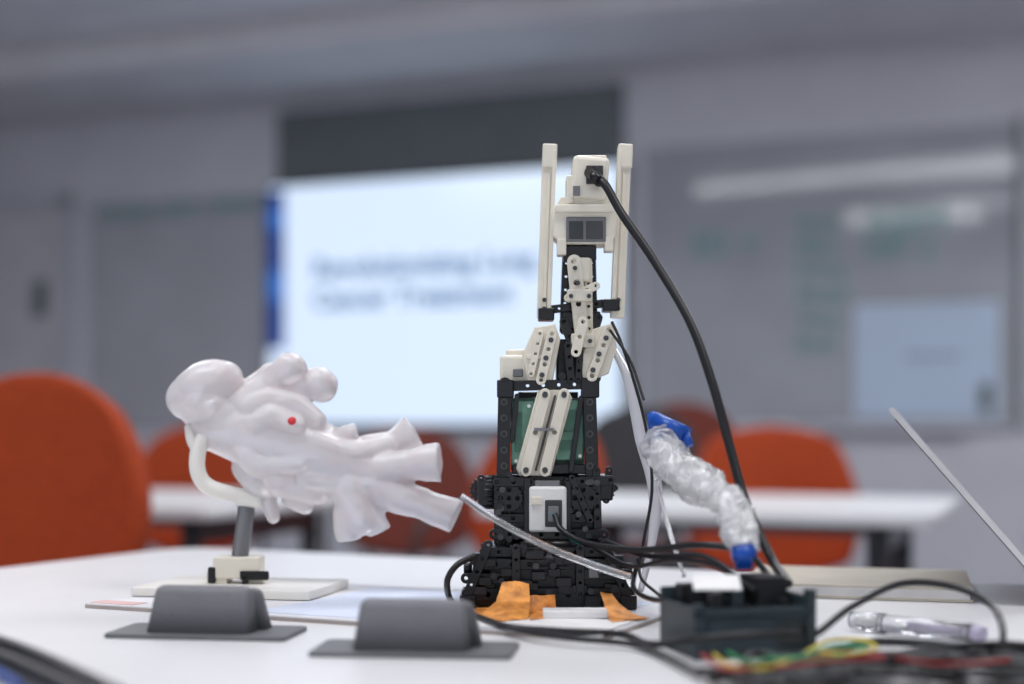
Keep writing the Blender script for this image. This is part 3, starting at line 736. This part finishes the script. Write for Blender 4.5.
# ---------------------------------------------------------------- clear rods and strips
tube('clear_tube', [P(461, 496, 1.10), P(500, 522, 1.10), P(545, 546, 1.095), P(590, 564, 1.09), P(630, 577, 1.08)], 3.4*1.1/F, M_clear)
def ribbon(name, pts, wds, t, m):
    cp = catmull(pts, 10); bm = bmesh.new(); L = []
    for i, p in enumerate(cp):
        f = i/(len(cp)-1)*(len(wds)-1); j = min(int(f), len(wds)-2); w_ = wds[j]+(wds[j+1]-wds[j])*(f-j)
        d = Vector((math.cos(0.5), math.sin(0.5)*0.6, 0.0))*w_/2
        L.append((bm.verts.new(p-d), bm.verts.new(p+d*0.1+Vector((0, -0.001, 0))), bm.verts.new(p+d)))
    for i in range(len(L)-1):
        for k in range(2): bm.faces.new((L[i][k], L[i][k+1], L[i+1][k+1], L[i+1][k]))
    ob = from_bm(name, bm, m, None, True); md = ob.modifiers.new('s', 'SOLIDIFY'); md.thickness = t
    return ob
ribbon('clear_plastic_strip', [P(611, 345, 1.215), P(628, 380, 1.20), P(643, 440, 1.19), P(655, 490, 1.18), P(652, 540, 1.17), P(640, 592, 1.15)], [0.006, 0.010, 0.016, 0.014, 0.008, 0.005], 0.001, M_strip)
tube('clear_tube', [P(656, 480, 1.13), P(668, 525, 1.10), P(684, 576, 1.06)], 2.2*1.1/F, M_clear)

# ---------------------------------------------------------------- cables
def cab(name, pts, r, m=M_cable, par=None): return tube(name, pts, r, m, par, n=10, clampz=TZ+r+0.0005)
cab('sensor_cable', [P(594, 174, 1.192), P(606, 186, 1.18), P(622, 214, 1.17), P(655, 262, 1.15), P(690, 322, 1.12), P(712, 382, 1.10), P(728, 440, 1.085), P(745, 500, 1.065), P(770, 556, 1.04), P(788, 584, 1.0)], 0.0037)
cone('cable_plug', P(590, 172, 1.197), P(600, 182, 1.183), 0.0055, 0.0045, M_black)
cab('thin_wire', [P(612, 322, 1.19), P(622, 345, 1.18), P(638, 395, 1.165), P(648, 440, 1.155), P(652, 490, 1.15), P(644, 540, 1.15), P(640, 575, 1.14), P(660, 596, 1.09)], 0.0013)
cab('thin_wire', [P(610, 330, 1.18), P(630, 360, 1.17), P(644, 400, 1.15)], 0.0012)
cab('motor_cable', [P(555, 515, 1.176), P(562, 530, 1.165), P(590, 544, 1.14), P(640, 550, 1.10), P(700, 545, 1.05), P(745, 552, 1.03), P(768, 575, 1.01), P(775, 588, 0.98)], 0.0026)
cab('motor_cable', [P(600, 540, 1.16), P(650, 556, 1.10), P(700, 556, 1.04), P(730, 572, 1.0), P(756, 592, 0.96)], 0.0022)
cab('motor_cable', [P(595, 548, 1.15), P(630, 566, 1.11), P(672, 560, 1.07), P(715, 566, 1.02), P(742, 585, 0.98)], 0.0018)
cab('motor_cable', [P(638, 560, 1.12), P(634, 588, 1.10), P(656, 600, 1.06), P(680, 594, 1.0)], 0.002)
cab('motor_wire', [P(553, 514, 1.177), P(560, 526, 1.17), P(568, 536, 1.16), P(580, 543, 1.15)], 0.0016, M_teal)
cab('usb_cable', [P(474, 556, 1.14), P(456, 566, 1.13), P(447, 584, 1.13), T(456, 606, .007), T(500, 625, .007), T(560, 631, .007), T(620, 634, .005), T(650, 644, .006), P(690, 640, 0.915), P(740, 636, 0.905), P(800, 634, 0.92)], 0.0026)
cab('usb_cable', [T(470, 614, .007), T(520, 630, .007), T(580, 639, .006), T(640, 646, .004), T(700, 674, .004)], 0.0022)
cab('power_cable', [P(800, 626, 0.945), P(815, 634, 0.95), P(850, 608, 0.98), P(900, 584, 1.02), P(950, 586, 1.02), P(990, 604, 0.99), P(1003, 632, 0.95), T(994, 656, .003), T(960, 664, .003), T(900, 668, .003)], 0.0025)
cab('power_cable', [T(800, 654, .004), T(830, 652, .003), T(870, 642, .003), T(930, 644, .003), T(980, 650, .003), T(1060, 654, .003)], 0.0026)
jw = empty('jumper_wires')
def jumper(nm, pts, m, r=0.0011): cab(nm, pts, r, m, jw)
rr = random.Random(11)
for i in range(20):
    y0 = 656+i*2.0
    pts = [T(710+rr.uniform(-20, 60), 670+rr.uniform(0, 12), 0.006)]
    for x in (770, 820, 880, 940, 1000, 1070):
        pts.append(T(x+rr.uniform(-18, 18), y0+rr.uniform(-8, 8)+6*math.sin(x/60+i*0.3), 0.004+0.009*rr.random()))
    pts[1].y = min(pts[1].y, T(760, 668).y); pts[2].y = min(pts[2].y, T(820, 654).y)
    cab('power_cable', pts, rr.choice([0.0018, 0.0022, 0.0026, 0.003]))
jumper('wire_yellow', [T(806, 652, .012), T(830, 640, .008), T(862, 640, .012), T(876, 648, .012), T(850, 654, .014), T(820, 652, .014)], M_yel)
jumper('wire_yellow_2', [P(714, 654, 0.900), T(730, 666, .014), T(765, 668, .014), T(790, 660, .014)], M_yel)
jumper('wire_green', [P(728, 652, 0.900), T(748, 662, .014), T(790, 658, .014), T(830, 658, .014), T(866, 650, .012)], M_grn)
jumper('wire_green_2', [P(765, 652, 0.905), T(785, 662, .014), T(830, 646, .012), T(868, 646, .012)], M_grn)
jumper('wire_red', [P(702, 654, 0.900), T(725, 668, .014), T(780, 666, .014), T(840, 660, .014), T(890, 658, .012)], M_rd)
jumper('wire_red_2', [T(806, 656, .014), T(870, 654, .012), T(940, 664, .014), T(1010, 660, .010)], M_rd, 0.0009)

# ---------------------------------------------------------------- pen, notebook, laptop, strap
pen = empty('clear_marker_pen')
a = T(852, 620, 0.008); b = T(985, 634, 0.008)
def al(f): return a.lerp(b, f)
cone('barrel', al(0.22), al(0.92), 0.0065, 0.0065, M_clear, pen)
cone('ink_core', al(0.45), al(0.85), 0.002, 0.002, M_purple, pen)
cone('cap', al(0.0), al(0.26), 0.0062, 0.0075, M_clear, pen)
cone('end_plug', al(0.92), al(1.0), 0.0062, 0.005, M_purple, pen)
cone('nib', al(0.05), al(0.22), 0.0015, 0.0035, M_white, pen)

lp = empty('laptop')
hinge = P(1050, 603, 1.20); hinge.z = TZ+0.014
topp = P(890, 408, 1.20); cp0 = Vector((0, 0, CZ))
nrm = (topp-cp0).cross(hinge-cp0).normalized()
d = nrm.cross(Vector((0, 0, 1))).normalized()
if d.y < 0: d = -d
bd = Vector((d.y, -d.x, 0))
def slab(name, o, u, v, L, Wt, t, m, par, off=0.0):
    u = Vector(u).normalized(); v = Vector(v).normalized(); n = u.cross(v).normalized()
    bm = bmesh.new(); bmesh.ops.create_cube(bm, size=1); bmesh.ops.scale(bm, vec=(L, Wt, t), verts=bm.verts)
    bmesh.ops.bevel(bm, geom=bm.edges[:], offset=t*0.25, segments=2, affect='EDGES')
    c = Vector(o)+u*L/2+v*Wt/2+n*off
    bm.transform(Matrix(((u.x, v.x, n.x, c.x), (u.y, v.y, n.y, c.y), (u.z, v.z, n.z, c.z), (0, 0, 0, 1))))
    return from_bm(name, bm, m, par)
lidv = topp-hinge
slab('lid', hinge, lidv, d, lidv.length, 0.28, 0.005, M_alu, lp)
slab('screen', hinge+lidv.normalized()*0.012+d*0.01, lidv, d, lidv.length-0.022, 0.26, 0.0008, M_scr, lp, 0.0028)
slab('base', hinge+Vector((0, 0, -0.006)), bd, d, 0.21, 0.28, 0.014, M_alu, lp, 0.0)
slab('keyboard', hinge+bd*0.02+d*0.015+Vector((0, 0, 0.0017)), bd, d, 0.10, 0.25, 0.001, M_keys, lp)

fo = empty('notebook')
nyaw = math.atan2(-d.x, d.y)
cc = Vector((hinge.x-0.128, 1.34, TZ))
box('cover_bottom', cc+Vector((0, 0, 0.0015)), (0.20, 0.17, 0.002), M_beige, fo, rot=nyaw)
box('pages', cc+Vector((0, 0, 0.0065)), (0.195, 0.165, 0.008), M_paper, fo, rot=nyaw)
box('cover_top', cc+Vector((0, 0, 0.0115)), (0.20, 0.17, 0.002), M_beige, fo, rot=nyaw)

bs = empty('headphones_strap')
tube('band', [T(-60, 634, .008), T(-10, 644, .010), T(40, 662, .010), T(120, 700, .008)], 0.007, M_black2, bs)
tube('band_side', [T(-60, 650, .008), T(-10, 660, .008), T(40, 680, .008), T(120, 720, .008)], 0.008, M_black2, bs)
tube('blue_trim', [T(-60, 652, .017), T(-10, 668, .017), T(20, 686, .016)], 0.002, M_blue, bs)

# ---------------------------------------------------------------- camera
cd = bpy.data.cameras.new('camera'); cam = bpy.data.objects.new('camera', cd); scene.collection.objects.link(cam)
cam.location = (0, 0, CZ); cam.rotation_euler = (math.radians(90), 0, 0)
cd.sensor_width = 36; cd.lens = F/1024*36; cd.shift_y = (HZ-342)/1024
cd.clip_start = 0.02
cd.dof.use_dof = True; cd.dof.focus_distance = 1.18; cd.dof.aperture_fstop = 2.1
scene.camera = cam
